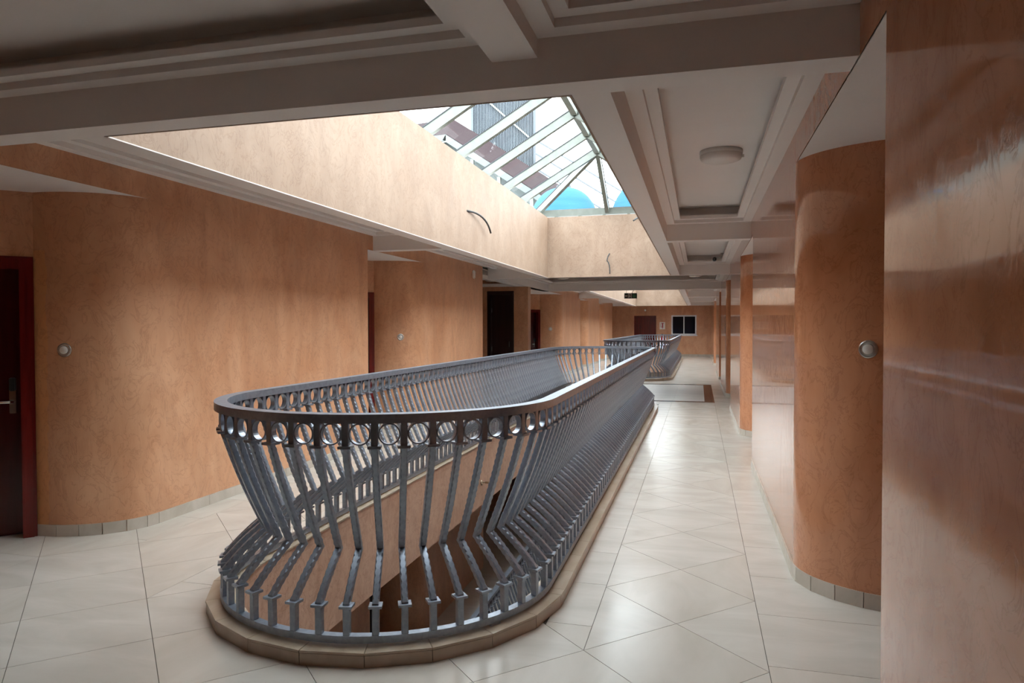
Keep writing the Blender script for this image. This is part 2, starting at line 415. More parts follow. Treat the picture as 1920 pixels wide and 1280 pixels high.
# ------------------------------------------------------------------ railings
def bar_mesh(name, fine=True):
    mb = MB(); w = .0165
    def path():
        pts = [(0, .112), (0, .25)]
        n = 16 if fine else 3
        for i in range(n+1):                      # arched lower limb, leaning in
            t = i/n; pts.append((-.215*t, .262 + .198*t + .010*math.sin(PI*t)))
        n = 34 if fine else 3
        for i in range(1, n+1):                   # long upper limb, leaning out again
            t = i/n; pts.append((-.215*(1-t) + .012*math.sin(PI*t), .46 + .55*t))
        pts += [(0, 1.128)]
        return pts
    pts = path(); vs = []; fs = []; k = 8
    for i, (x, z) in enumerate(pts):
        a = Vector(pts[max(i-1, 0)]); b = Vector(pts[min(i+1, len(pts)-1)]); d = (b-a).normalized(); nx, nz = d.y, -d.x
        ch = (.008 if (i % 2) else .003) if (fine and 1 < i < len(pts)-2) else .003
        for (u, v) in ((w, w-ch), (w-ch, w), (-w+ch, w), (-w, w-ch), (-w, -w+ch), (-w+ch, -w), (w-ch, -w), (w, -w+ch)):
            vs.append((x + nx*u, v, z + nz*u))
    for i in range(len(pts)-1):
        for j in range(k): fs.append((i*k+j, i*k+(j+1) % k, (i+1)*k+(j+1) % k, (i+1)*k+j))
    fs.append(tuple(range(k))); fs.append(tuple(range((len(pts)-1)*k, len(pts)*k)))
    mb.add(vs, fs)
    if not fine:
        for z in (.25, 1.006): mb.box(-.031, .031, -.031, .031, z, z+.012)
    me = mb.mesh(name); me.materials.append(M['rail']); return me
def ring_mesh(n):
    mb = MB(); prof = [(.0525, -.016), (.0525, .016), (.0465, .016), (.0465, -.016), (.0525, -.016)]
    mb.lathe(prof, n, 'X', False); me = mb.mesh('ring'); me.materials.append(M['rail']); return me
me_bar, me_bar_lo = bar_mesh('baluster'), bar_mesh('baluster_plain', False)
me_ring, me_ring_lo = ring_mesh(28), ring_mesh(14)
cm = MB().box(-.031, .031, -.031, .031, 0, .012).mesh('collar'); cm.materials.append(M['rail'])
def railing(ya, yb, z, fine, label, pitch=.137, RB=.965):
    root = empty('balustrade', (0, 0, z)); tag(root, label, 'railing')
    stadium_ring(MB(), .944, .986, ya, yb, .083, .118, 40).build('foot_rail', 'rail', root)
    recalc(stadium_ring(MB(), .938, 1.008, ya, yb, 1.128, 1.171, 40).build('handrail', 'rail', root))
    L = 2*(yb-ya) + 2*PI*RB; n = int(round(L/pitch)); st = (yb-ya); half = PI*RB
    def at(s):
        s %= L
        if s < half: a = -PI + s/RB; return (CX + RB*math.cos(a), ya + RB*math.sin(a), a)
        s -= half
        if s < st: return (CX + RB, ya + s, 0.0)
        s -= st
        if s < half: a = s/RB; return (CX + RB*math.cos(a), yb + RB*math.sin(a), a)
        s -= half
        return (CX - RB, yb - s, PI)
    for i in range(n):
        x, y, a = at(i*L/n + .062)
        b = link('baluster', me_bar if fine else me_bar_lo, root); b.location = (x, y, 0); b.rotation_euler = (0, 0, a)
        if fine:
            for zc in (.25, 1.006):
                c = link('collar', cm, b); c.location = (0, 0, zc)
        x, y, a = at((i+.5)*L/n + .062)
        r = link('ring', me_ring if fine else me_ring_lo, root); r.location = (x, y, 1.073); r.rotation_euler = (0, 0, a)
    for s in range(12):                              # little feet under the foot rail
        x, y, a = at(s*L/12 + .35)
        f = MB().box(-.022, .022, -.03, .03, .071, .084).build('rail_foot', 'rail', root); f.location = (x, y, 0); f.rotation_euler = (0, 0, a)
    return root
railing(*HOLES[0], 0, True, 'blue-grey metal railing with ring frieze and pinched bars, nearest to the viewer')
railing(*HOLES[1], 0, False, 'second grey metal railing, far down the hall in front of the window')
railing(*HOLES[0], -FH, False, 'grey railing on the storey below, seen through the near bars')

# ------------------------------------------------------------------ walls
DW = 1.02      # door width along the angled recess wall
def recess(mb, white, side, yc, ys, z0, door=True):
    """return, back wall, angled door wall, bulkhead and soffit between corner yc and the curved start ys"""
    zs = z0 + ZB
    bo, by = A2 + .8, ys - .8
    if yc != 17.35: mb.strip([P(side, 0, yc), P(side, bo, yc)], z0, z0 + 3.0)
    else: mb.strip([P(side, 0, yc + .3), P(side, bo, yc + .3)], z0, z0 + 3.0); mb.strip([P(side, 0, yc), P(side, 0, yc + .3)], z0, zs)
    mb.strip([P(side, bo, yc), P(side, bo, by)], z0, zs + .02)
    r = math.sqrt(.5); dl = .8/r
    def dp(t): return P(side, A2 + t*r, ys - t*r)
    if door:
        mb.strip([dp(0), dp(DW)], z0 + 2.11, zs + .02); mb.strip([dp(DW), dp(dl)], z0, zs + .02)
    else: mb.strip([dp(0), dp(dl)], z0, zs + .02)
    b0, b1 = P(side, 0, yc), P(side, 0, ys + B2)
    mb.strip([b0, b1], zs, z0 + 3.0)
    el = [P(side, A2 - A2*math.sin(a), ys + B2 - B2*math.cos(a)) for a in [PI/2*i/14 for i in range(15)]]
    poly = [P(side, .004, yc), P(side, bo, yc), P(side, bo, by), P(side, A2, ys)] + [(p[0] + (-.0 if side == 'L' else 0), p[1]) for p in el[1:-1]] + [P(side, .004, ys + B2)]
    white.add([(p[0], p[1], zs) for p in poly], [tuple(range(len(poly)))])
def module(mb, side, ys, yc, z0, square=False):
    if square: pts = [P(side, 0, ys)]
    else:
        pts = [P(side, A2 - A2*math.sin(a), ys + B2 - B2*math.cos(a)) for a in [PI/2*i/22 for i in range(23)]]
        pts.append(P(side, 0, ys + B2 + .01))
    pts.append(P(side, 0, yc))
    mb.strip(pts, z0, z0 + 3.0, True)
# (start of curve, far corner) for every bulging wall bay
LEFT = [(4.18, 8.42), (9.90, 13.48), (21.60, 25.49), (27.04, 30.63), (31.92, 35.32)]
RIGHT = [(4.20, 8.27), (10.27, 13.87), (15.90, 19.82), (29.10, YF)]
def left_wall(z0, name='wall_left'):
    mb, wh = MB(), MB()
    mb.strip([(XL, YN), (XL, 2.5)], z0, z0 + 3.0)
    prev = 2.5
    for k, (ys, yc) in enumerate(LEFT):
        module(mb, 'L', ys, yc, z0)
        recess(mb, wh, 'L', 17.35 if k == 2 else prev, ys, z0)
        prev = yc
    # lobby branching off to the left
    mb.strip([(XL, 13.48), (-7.2, 13.48)], z0, z0 + 3.0)
    mb.strip([(-7.2, 13.48), (-7.2, 17.35)], z0, z0 + 3.0)
    mb.strip([(-7.2, 17.35), (-5.29, 17.35)], z0, z0 + 3.0); mb.strip([(-4.58, 17.35), (XL, 17.35)], z0, z0 + 3.0)
    mb.strip([(-5.29, 17.35), (-4.58, 17.35)], z0 + 2.49, z0 + 3.0)
    mb.strip([(XL, 35.32), (-5.4, 35.32)], z0, z0 + 3.0); mb.strip([(-5.4, 35.32), (-5.4, YF)], z0, z0 + 3.0)
    w = struct(mb.build(name, 'plaster')); wh.build('recess_soffit', 'paint', w)
    return w
def right_wall(z0, name='wall_right'):
    mb, wh = MB(), MB()
    mb.strip([(XR, YN), (XR, 2.51)], z0, z0 + 3.0)
    prev = 2.51
    for k, (ys, yc) in enumerate(RIGHT):
        module(mb, 'R', ys, yc, z0)
        if k == 3: prev = 25.5
        recess(mb, wh, 'R', prev, ys, z0, door=(k < 2))
        prev = yc
    mb.strip([P('R', 0, 19.82), P('R', 1.4, 19.82)], z0, z0 + 3.0); mb.strip([P('R', 1.4, 19.82), P('R', 1.4, 21.6)], z0, z0 + 3.0)
    mb.strip([P('R', 1.4, 21.6), P('R', 0, 21.6)], z0, z0 + 3.0); module(mb, 'R', 21.6, 25.5, z0, True)
    mb.strip([P('R', 0, 19.82), P('R', 0, 21.6)], z0 + ZB, z0 + 3.0)
    wh.add([(*P('R', o, y), z0 + ZB) for o, y in ((.004, 19.82), (1.4, 19.82), (1.4, 21.6), (.004, 21.6))], [(0, 1, 2, 3)])
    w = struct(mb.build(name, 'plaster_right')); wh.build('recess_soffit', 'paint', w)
    return w
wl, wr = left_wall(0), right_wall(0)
def on_curve(side, ys, t, off):
    x, y = P(side, A2 - A2*math.sin(t), ys + B2 - B2*math.cos(t)); sx = 1 if side == 'L' else -1
    n = Vector((sx*math.sin(t)/A2, -math.cos(t)/B2)).normalized(); return (x + n.x*off, y + n.y*off)
pv, pf = [], []; NZ = 60
for i in range(NZ + 1):
    z = .088 + (2.16 - .088)*i/NZ; w_ = .165 + random.uniform(-.016, .016)
    for k in range(4):
        x, y = on_curve('L', 4.18, .004 + w_*k/3, .0025 if k < 3 else .0004); pv.append((x, y, z))
for i in range(NZ):
    for k in range(3): pf.append((i*4+k, i*4+k+1, i*4+k+5, i*4+k+4))
MB().add(pv, pf, True).build('fresh_plaster_patch', 'patch', wl)
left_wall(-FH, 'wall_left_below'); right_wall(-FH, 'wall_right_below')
# far wall (door bay set back a little), near wall and an added, unseen outer shell that keeps sky light out
fw = MB()
fw.box(-2.06, XR + 1.6, YF, YF + .15, 1.10, 1.11) if False else None
WX0, WX1, WZ0, WZ1 = -1.39, -.12, 1.12, 2.15
fw.box(-2.0, WX0, YF, YF+.2, 0, 3.0); fw.box(WX1, 2.3, YF, YF+.2, 0, 3.0); fw.box(WX0, WX1, YF, YF+.2, 0, WZ0); fw.box(WX0, WX1, YF, YF+.2, WZ1, 3.0)
fw.box(-5.5, -3.32, YF+.12, YF+.32, 0, 3.0); fw.box(-2.18, -2.0, YF+.12, YF+.32, 0, 3.0); fw.box(-3.32, -2.18, YF+.12, YF+.32, 2.13, 3.0)
struct(fw.build('wall_far', 'plaster'))
struct(MB().box(-7.3, 2.3, YN - .2, YN, -2*FH, 3.1).build('wall_near', 'plaster'))
struct(MB().box(-7.5, -7.3, YN - .2, YF + .5, -2*FH, 3.15).build('light_shell_left', 'paint'))
struct(MB().box(2.3, 2.5, YN - .2, YF + .5, -2*FH, 3.15).build('light_shell_right', 'paint'))
struct(MB().box(-7.5, 2.5, YF + .4, YF + .5, -2*FH, 3.15).build('light_shell_far', 'paint'))

# skirting tiles along the walls
def path_len(pts): return sum(math.dist(a, b) for a, b in zip(pts, pts[1:]))
def skirting(side, bays, name):
    root = struct(empty(name)); sg = 1 if side == 'L' else -1
    def tile(p, q, mid=None):
        d = Vector((q[0]-p[0], q[1]-p[1])); l = d.length; d /= l; n = Vector((d.y, -d.x)) * (1 if side == 'L' else -1)
        e = d*.0012; a = Vector(p)+e; b = Vector(q)-e
        poly = [a, a + n*.011, b + n*.011, b]
        if side == 'R': poly = poly[::-1]
        MB().prism([tuple(v) for v in poly], .0005, .088).build('skirting_tile', 'skirt', root)
    for (ys, yc) in bays:
        el = [P(side, A2 - A2*math.sin(a), ys + B2 - B2*math.cos(a)) for a in [PI/2*i/60 for i in range(61)]]
        acc = 0; last = el[0]; step = .152
        for a, b in zip(el, el[1:]):
            acc += math.dist(a, b)
            if acc >= step: tile(last, b); last = b; acc = 0
        if math.dist(last, el[-1]) > .02: tile(last, el[-1])
        y = ys + B2
        while y < yc - .05:
            y2 = min(y + .6, yc); tile(P(side, 0, y), P(side, 0, y2)); y = y2
    return root
skirting('L', LEFT, 'baseboard_left')
skR = skirting('R', RIGHT + [], 'baseboard_right')
MB().box(XR - .011, XR, 21.59, 25.5, .0005, .088).build('skirting_tile', 'skirt', skR)
MB().box(XR, XR + 1.4, 21.589, 21.6, .0005, .088).build('skirting_tile', 'skirt', skR)
bf = struct(empty('baseboard_far'))
for i in range(4): MB().box(-2.0 + i*.645, -2.0 + (i+1)*.645 - .003, YF - .011, YF, .0005, .12).build('skirting_tile', 'skirt', bf)

# ------------------------------------------------------------------ ceiling: panels, beams, stepped coves
def tiles_around(x0, x1, y0, y1, holes, z0, z1):
    mb = MB(); yp = y0
    for (a, b) in holes:
        mb.box(x0, x1, yp, a, z0, z1); mb.box(x0, BX0, a, b, z0, z1); mb.box(BX1, x1, a, b, z0, z1); yp = b
    mb.box(x0, x1, yp, y1, z0, z1); return mb
WH = [(a - .17, b + .17) for a, b in WELLS]
ceiling = struct(tiles_around(-7.3, 2.3, YN, YF + .45, WH, ZP, 3.15).build('ceiling', 'paint'))
def beam(x0, x1, y0, y1, z0=ZB, z1=ZP): return MB().box(x0, x1, y0, y1, z0, z1).build('beam', 'paint', ceiling)
for a, b in WELLS:
    beam(XL, XR, a - .17, a - .001); beam(XL, XR, b + .001, b + .17)
    beam(BX0, OX0 - .012, a, b); beam(OX1 + .012, BX1, a, b)
MIDR = [(8.58, 8.75), (25.2, 25.37), (30.4, 30.57)]
for a, b in MIDR:
    beam(BX1, XR, a, b); beam(XL, BX0, a, b)
    for side in 'LR':                     # beam ends run back over the door recesses
        pass
beam(-.86, -.66, YN, 2.9, 2.71)
beam(-4.40, XL + .006, 14.47, 19.85)
def coffer(x0, x1, y0, y1, zt=ZT):
    mb = MB()
    def ring(i0, i1, z0, z1):
        mb.box(x0+i0, x1-i0, y0+i0, y0+i1, z0, z1); mb.box(x0+i0, x1-i0, y1-i1, y1-i0, z0, z1)
        mb.box(x0+i0, x0+i1, y0+i1, y1-i1, z0, z1); mb.box(x1-i1, x1-i0, y0+i1, y1-i1, z0, z1)
    ring(0, .09, zt, zt+.037); ring(0, .16, zt+.037, zt+.074)
    return mb.build('cove_moulding', 'paint', ceiling)
for (a, b) in ((3.07, 8.58), (8.75, 14.30), (20.02, 25.2), (25.37, 30.4), (30.57, 35.5)):
    coffer(BX1, XR, a, b); coffer(XL, BX0, a, b)
coffer(-.66, XR, YN, 2.9); coffer(XL, -.86, YN, 2.9)
coffer(XL, XR, 14.47, 19.85); coffer(-7.2, -4.40, 13.5, 17.35, 2.60)
MB().box(-7.2, -4.40, 13.5, 17.35, 2.78, 2.80).build('lobby_panel', 'paint', ceiling)
coffer(-5.4, XR, 35.67, YF)
# storey below: plain soffit
struct(slab(MB(), -.36, -.331, RH + .13).build('ceiling_below', 'paint'))

# light wells
def well(a, b):
    t = .012; X0, X1 = OX0, OX1
    out = []
    for name, bx in (('wall_well_left', (X0 - t, X0, a, b)), ('wall_well_right', (X1, X1 + t, a, b)),
                     ('wall_well_far', (X0 - t, X1 + t, b, b + t)), ('wall_well_near', (X0 - t, X1 + t, a - t, a))):
        struct(MB().box(*bx, ZB - .002, 3.84).build(name, 'plaster_well'))
    MB().box(X0 - t, X0 + .002, a, b, ZB - .004, ZB + .003).build('plaster_bead', 'paint', ceiling)
    up = MB()
    up.box(X0 - .36, X0 - t, a - .3, b + .3, 3.1, 3.838); up.box(X1 + t, X1 + .36, a - .3, b + .3, 3.1, 3.838)
    up.box(X0 - t, X1 + t, b + t, b + .3, 3.1, 3.838); up.box(X0 - t, X1 + t, a - .3, a - t, 3.1, 3.838)
    struct(up.build('wall_upstand', 'paint'))
for a, b in WELLS: well(a, b)

# ------------------------------------------------------------------ skylights
def skylight(a, b, label, full=True):
    root = empty('skylight', (-1.815, (a+b)/2, 4.0)); tag(root, label, 'skylight')
    inv = Matrix.Translation((1.815, -(a+b)/2, -4.0))
    xr, zr, ze = -1.815, 4.87, 4.0; xa, xb = -3.31, -.32
    y0, y1 = a - .10, b + .08; run = (xb-xa)/2 ; ya, yb = y0 + run, y1 - run + .02
    n = int(round((yb-ya)/1.2)); ys = [ya + (yb-ya)*i/n for i in range(n+1)]
    def fin(o): o.data.transform(inv); return o
    def part(mb, nm, m): return fin(mb.build(nm, m, root))
    for x in (xa, xb): part(MB().box(x-.05, x+.05, y0-.05, y1+.05, 3.86, ze), 'eave_frame', 'alu')
    for y in (y0, y1): part(MB().box(xa+.05, xb-.05, y-.05, y+.05, 3.86, ze), 'eave_frame', 'alu')
    for x, y in ((xa, y0), (xa, y1), (xb, y0), (xb, y1)): part(MB().box(x-.04, x+.04, y-.04, y+.04, 3.838, 3.86), 'packer', 'alu')
    for i in range(5):
        for y in (y0, y1): part(MB().box(xa+.4+i*.5, xa+.46+i*.5, y-.04, y+.04, 3.838, 3.86), 'packer', 'alu')
    part(MB().beam((xr, ya, zr), (xr, yb, zr), .09, .13), 'ridge_beam', 'alu')
    nrm = {-1: Vector((-.503, 0, .864)), 1: Vector((.503, 0, .864))}
    def rafter(p, q, nm='rafter', w=.075, d=.13):
        p, q = Vector(p), Vector(q)
        r = part(MB().beam(p, q, w, d), nm, 'alu')
        g = MB().beam(p, q, w + .018, .014, drop=-.004); go = g.build('gasket', 'gasket', r); go.data.transform(inv)
    for y in ys:
        rafter((xa, y, ze), (xr, y, zr)); rafter((xb, y, ze), (xr, y, zr))
    for (ye, yp) in ((y0, ya), (y1, yb)):
        for x in (xa, xb): rafter((x, ye, ze), (xr, yp, zr), 'hip_rafter')
        rafter((xr, ye, ze), (xr, yp, zr), 'jack_rafter')
    def pane(pts):
        c = sum((Vector(p) for p in pts), Vector())/len(pts); pts = [c + (Vector(p)-c)*.985 + Vector((0, 0, .012)) for p in pts]
        nn = (pts[1]-pts[0]).cross(pts[2]-pts[0]).normalized()*.008; k = len(pts)
        mb = MB(); mb.add(pts, [tuple(range(k))])
        part(mb, 'glass_pane', 'glass')
    for i in range(n):
        for x in (xa, xb): pane([(x, ys[i], ze), (x, ys[i+1], ze), (xr, ys[i+1], zr), (xr, ys[i], zr)])
    for (ye, yp) in ((y0, ya), (y1, yb)):
        for x in (xa, xb):
            pane([(x, ye, ze), (xr, yp, zr), (x, yp, ze)]); pane([(x, ye, ze), (xr, ye, ze), (xr, yp, zr)])
    return root
skylight(*WELLS[0], 'hipped glass skylight with pale metal rafters over the near railing')
skylight(*WELLS[1], 'far hipped glass skylight over the second railing')

# ------------------------------------------------------------------ doors
ndoor = 0
def door(origin, ang, w, h, leaf='leaf', frame='red_wood', lever=True, depth=.10, panels=False, lever_left=False, hinges=False):
    """origin = foot of the jamb; local +x runs along the opening, local -y faces the viewer"""
    global ndoor; ndoor += 1
    d = struct(empty('door_%d' % ndoor, (origin[0], origin[1], origin[2] if len(origin) > 2 else 0.0), ang))
    c = .075
    fr = MB(); fr.box(0, c, -.02, depth+.02, 0.0, h); fr.box(w-c, w, -.02, depth+.02, 0.0, h); fr.box(c, w-c, -.02, depth+.02, h-c, h)
    fr.box(.018, c+.014, -.034, -.02, 0, h-.018); fr.box(w-c-.014, w-.018, -.034, -.02, 0, h-.018); fr.box(c+.014, w-c-.014, -.034, -.02, h-c-.014, h-.018)
    fr.box(c, c+.016, depth-.035, depth, 0, h-c); fr.box(w-c-.016, w-c, depth-.035, depth, 0, h-c); fr.box(c, w-c, depth-.035, depth, h-c-.016, h-c)
    fr.build('door_frame', frame, d)
    lf = MB().box(c+.002, w-c-.002, depth, depth+.042, .006, h-c-.002).build('door_leaf', leaf, d)
    if panels:
        x0, x1 = c+.12, w-c-.12
        for (z0, z1) in ((.2, .95), (1.1, h-c-.18)):
            m = MB(); e = .03
            m.box(x0, x1, depth-.012, depth, z0, z0+e); m.box(x0, x1, depth-.012, depth, z1-e, z1)
            m.box(x0, x0+e, depth-.012, depth, z0+e, z1-e); m.box(x1-e, x1, depth-.012, depth, z0+e, z1-e)
            m.build('panel_moulding', leaf, lf)
    if lever:
        s = 1 if lever_left else -1; xl = c + .075 if lever_left else w - c - .075
        hd = MB().box(xl-.021, xl+.021, depth-.018, depth, .93, 1.12).build('lock_plate', 'chrome', lf, .004)
        MB().box(xl-.021, xl+.021, depth-.034, depth, 1.10, 1.20).build('card_reader', 'black', lf, .006)
        MB().tube([(xl, depth, 1.02), (xl, depth-.055, 1.02), (xl + s*.02, depth-.062, 1.02), (xl + s*.12, depth-.062, 1.02)], .0115, 10).build('lever_handle', 'chrome', lf)
        d_ = None
    if hinges:
        for z in (1.0, 2.0):
            MB().tube([(c+.012, depth-.012, z-.06), (c+.012, depth-.012, z+.06)], .012, 8).build('hinge', 'steel', d)
        MB().tube([(w-c-.07, depth-.035, 1.05), (w-c-.07, depth-.035, 1.2)], .012, 8).build('door_pull', 'steel', d)
    return d
r2 = math.sqrt(.5)
for k, (ys, yc) in enumerate(LEFT):
    # jamb nearest the curved wall is at the right hand side of the opening
    ox, oy = XL - A2 - DW*r2, ys - DW*r2
    door((ox, oy), PI/4, DW, 2.11, lever=k < 3)
    if k < 2: door((ox, oy, -FH), PI/4, DW, 2.11, 'dark_wood', 'dark_wood', lever=False)
for ys, yc in RIGHT[:2]:
    door((XR + A2, ys), -PI/4, DW, 2.11, lever_left=True)
door((-5.29, 17.35), 0, .71, 2.49, 'dark_wood', 'dark_wood', lever=False, hinges=True)
door((-3.32, YF + .12), 0, 1.14, 2.13, leaf='red_wood', lever=False, panels=True)

# ------------------------------------------------------------------ far window
wn = struct(empty('window_1', (0, 0, 0)))
f = .07
fm = MB(); fm.box(WX0, WX0+f, YF-.03, YF+.1, WZ0, WZ1); fm.box(WX1-f, WX1, YF-.03, YF+.1, WZ0, WZ1)
fm.box(WX0+f, WX1-f, YF-.03, YF+.1, WZ1-f, WZ1); fm.box(WX0+f, WX1-f, YF-.03, YF+.1, WZ0, WZ0+f); fm.build('window_frame', 'pvc', wn)
xm = (WX0+WX1)/2
MB().box(xm-.025, xm+.025, YF-.01, YF+.08, WZ0+f, WZ1-f).build('mullion', 'pvc', wn)
MB().box(WX0+f, xm-.025, YF+.03, YF+.04, WZ0+f, WZ1-f).build('window_pane', 'dglass', wn)
MB().box(xm+.025, WX1-f, YF+.05, YF+.06, WZ0+f, WZ1-f).build('window_pane', 'dglass', wn)
MB().box(WX0-.05, WX1+.05, YF-.06, YF, WZ0-.05, WZ0).build('window_sill', 'pvc', wn)

# ------------------------------------------------------------------ small fittings
def wall_button(side, ys, t, z, r, label):
    """round steel plate with a white button on the curved wall; t = angle along the curve"""
    p = P(side, A2 - A2*math.sin(t), ys + B2 - B2*math.cos(t))
    nx, ny = math.sin(t)/1.0*B2, 0
    sx = 1 if side == 'L' else -1
    n = Vector((sx*math.sin(t)/A2, -math.cos(t)/B2, 0)).normalized()
    o = empty('call_button', (p[0], p[1], z), math.atan2(n.y, n.x)); tag(o, label, 'button', 'round call buttons beside the doors')
    MB().lathe([(0, 0), (r, 0), (r, .006), (r*.93, .010), (r*.62, .010), (r*.60, .006), (r*.56, .006)], 32, 'X').build('wall_plate', 'steel', o)
    MB().lathe([(r*.56, .004), (r*.56, .014), (r*.50, .017), (0, .018)], 28, 'X').build('push_button', 'white', o)
    return o
wall_button('L', 4.18, math.radians(22), 1.41, .052, 'round steel call button on the curved wall beside the leftmost red door')
wall_button('L', 9.90, math.radians(38), 1.42, .052, 'round call button on the left wall right of the narrow red door strip')
wall_button('R', 4.20, math.radians(29), 1.45, .050, 'large round steel call button on the curved right-hand wall')
wall_button('L', 21.6, math.radians(30), 1.50, .06, 'tiny pale call button far down the left wall beside the narrow door')

def ceiling_lamp(x, y, z, r, label):
    o = empty('ceiling_lamp', (x, y, z)); tag(o, label, 'lamp', 'round ceiling lamps')
    MB().lathe([(0, 0), (r*1.0, 0), (r, -.030), (r*.98, -.034), (0, -.034)], 40).build('lamp_base', 'white', o)
    MB().lathe([(r*.985, -.034), (r*.985, -.050), (r*.93, -.068), (r*.75, -.080), (r*.4, -.087), (0, -.089)], 40).build('lamp_cover', 'lampw', o)
    MB().box(r*.9, r*1.06, -.018, .018, -.062, -.038).build('clip', 'white', o)
    return o
ceiling_lamp(.165, 5.84, ZP, .165, 'round white ceiling lamp over the right-hand corridor, nearest one')
ceiling_lamp(.15, 11.0, ZP, .165, 'second round ceiling lamp in the right-hand corridor, beyond the first beam')
ceiling_lamp(-3.66, 19.2, ZP, .165, 'round lamp in the dark lobby ceiling above the far end of the railing')
ceiling_lamp(-.1, 19.3, ZP, .165, 'round lamp in the lobby ceiling at the right, behind the cross beam')
ceiling_lamp(-4.98, 16.7, 2.78, .165, 'round lamp above the dark lobby door on the left')

# exit sign hanging under the cross beam
ex = empty('exit_sign', (-1.86, 19.93, 2.36)); ex.scale = (1.3, 1, 1.36); tag(ex, 'small dark green running-man exit sign under the far cross beam', 'sign')
MB().box(-.135, .135, -.012, .012, 0, .112).build('sign_box', 'sign_g', ex)
MB().box(.045, .115, -.0135, -.012, .022, .085).build('green_panel', 'sign_g2', ex)
ar = MB(); ar.prism([(-.118, .054), (-.098, .036), (-.098, .048), (-.072, .048), (-.072, .060), (-.098, .060), (-.098, .072)], 0, .0015)
a_ = ar.build('arrow', 'sign_w', ex); a_.rotation_euler = (PI/2, 0, 0); a_.location = (0, -.012, 0)
dr = MB(); dr.box(-.055, -.045, -.0135, -.012, .012, .10); dr.box(.012, .022, -.0135, -.012, .012, .10); dr.box(-.045, .012, -.0135, -.012, .092, .10); dr.build('doorway_mark', 'sign_w', ex)
mn = MB(); mn.box(-.026, -.014, -.0135, -.012, .074, .086); mn.box(-.028, -.010, -.0135, -.012, .044, .072); mn.box(-.034, -.024, -.0135, -.012, .018, .046); mn.box(-.014, -.002, -.0135, -.012, .026, .046); mn.build('running_figure', 'sign_w', ex)
MB().tube([(.03, 0, .112), (.045, 0, .14), (.06, 0, .17)], .006, 6).build('hanger', 'wire', ex)
MB().tube([(-.09, 0, .112), (-.09, 0, .17)], .003, 6).build('hanger', 'wire', ex)

# fire extinguisher with its notice on the far wall
fe = empty('fire_extinguisher', (-1.83, YF - .10, .52)); tag(fe, 'red fire extinguisher hung on the far wall left of the window', 'extinguisher')
MB().lathe([(0, 0), (.075, .0), (.08, .03), (.08, .44), (.06, .51), (.028, .54), (.026, .58), (0, .58)], 20).build('cylinder', 'red', fe)
MB().lathe([(0, .58), (.03, .58), (.03, .62), (0, .62)], 12).build('valve', 'black', fe)
MB().box(-.07, .02, -.012, .012, .63, .655).build('squeeze_handle', 'black', fe)
MB().tube([(.02, 0, .60), (.10, -.02, .55), (.115, -.03, .35), (.10, -.03, .15)], .012, 8).build('hose', 'black', fe)
MB().box(-.03, .03, .08, .10, .40, .50).build('bracket', 'steel', fe)
ns = empty('extinguisher_notice', (-1.85, YF - .006, 1.42)); tag(ns, 'white notice with a red extinguisher pictogram on the far wall', 'sign')
MB().box(-.14, .14, -.004, .005, 0, .37).build('notice_board', 'sign_w', ns)
pi = MB(); pi.box(-.02, .04, -.006, -.004, .07, .33); pi.box(-.09, -.075, -.006, -.004, .12, .32); pi.box(-.09, -.02, -.006, -.004, .11, .13); pi.box(-.06, .09, -.006, -.004, .30, .325); pi.box(.0, .02, -.006, -.004, .02, .06)
pi.build('pictogram', 'sign_r', ns)

# wall sensor, door lights, camera, tap, loose conduits
o = tag(MB().box(-4.21, -4.165, 12.80, 12.90, 2.50, 2.665).build('motion_sensor', 'white', None, .018), 'small white plastic box high on the left wall by the lobby corner', 'sensor')
o = empty('door_light', (-2.75, YF + .115, 2.42)); tag(o, 'tiny round white light above the far red door', 'light')
MB().lathe([(0, 0), (.055, 0), (.055, -.02), (.03, -.045), (0, -.05)], 16, 'Y').build('light_cover', 'white', o)
MB().box(-.03, .03, -.0, .005, -.03, .03).build('back_plate', 'steel', o)
cc = empty('security_camera', (.40, 12.9, 2.80)); tag(cc, 'small black security camera on an arm in the right-hand ceiling coffer', 'camera')
MB().lathe([(0, .066), (.035, .066), (.035, .05), (0, .05)], 16).build('ceiling_base', 'steel', cc)
MB().tube([(0, 0, .05), (-.02, -.01, .0), (-.12, -.03, -.02)], .011, 8).build('arm', 'steel', cc)
MB().lathe([(0, .05), (.03, .05), (.034, .03), (.034, -.12), (.03, -.13), (0, -.13)], 18, 'Y', True, (-.14, -.04, -.05)).build('camera_body', 'black', cc)
MB().lathe([(.018, -.131), (.018, -.136), (0, -.136)], 14, 'Y', True, (-.14, -.04, -.05)).build('lens', 'dglass', cc)
tp = empty('wall_tap', (CX - RH, 8.56, -.42)); tag(tp, 'small brass tap on the plastered slab edge inside the opening', 'tap')
MB().lathe([(0, 0), (.026, 0), (.026, .008), (.012, .012), (.012, .07), (0, .07)], 14, 'X').build('spout_pipe', 'brass', tp)
MB().tube([(.06, 0, 0), (.11, 0, .0), (.15, -.01, .004)], .016, 10).build('tap_body', 'brass', tp)
MB().tube([(.012, 0, -.04), (.012, 0, -.005)], .012, 8).build('valve_stem', 'brass', tp)
def wire(pts, r, label): return tag(MB().tube(pts, r, 8).build('loose_conduit', 'wire'), label, 'conduit', 'loose conduits on the light well walls')
def curve(p0, p1, p2, n=10): return [tuple((1-t)**2*a + 2*t*(1-t)*b + t*t*c for a, b, c in zip(p0, p1, p2)) for t in [i/n for i in range(n+1)]]
wire(curve((-3.05, 9.04, 3.15), (-2.94, 9.6, 3.20), (-2.97, 9.92, 2.96)), .014, 'bent dark conduit sticking out of the left light well wall')
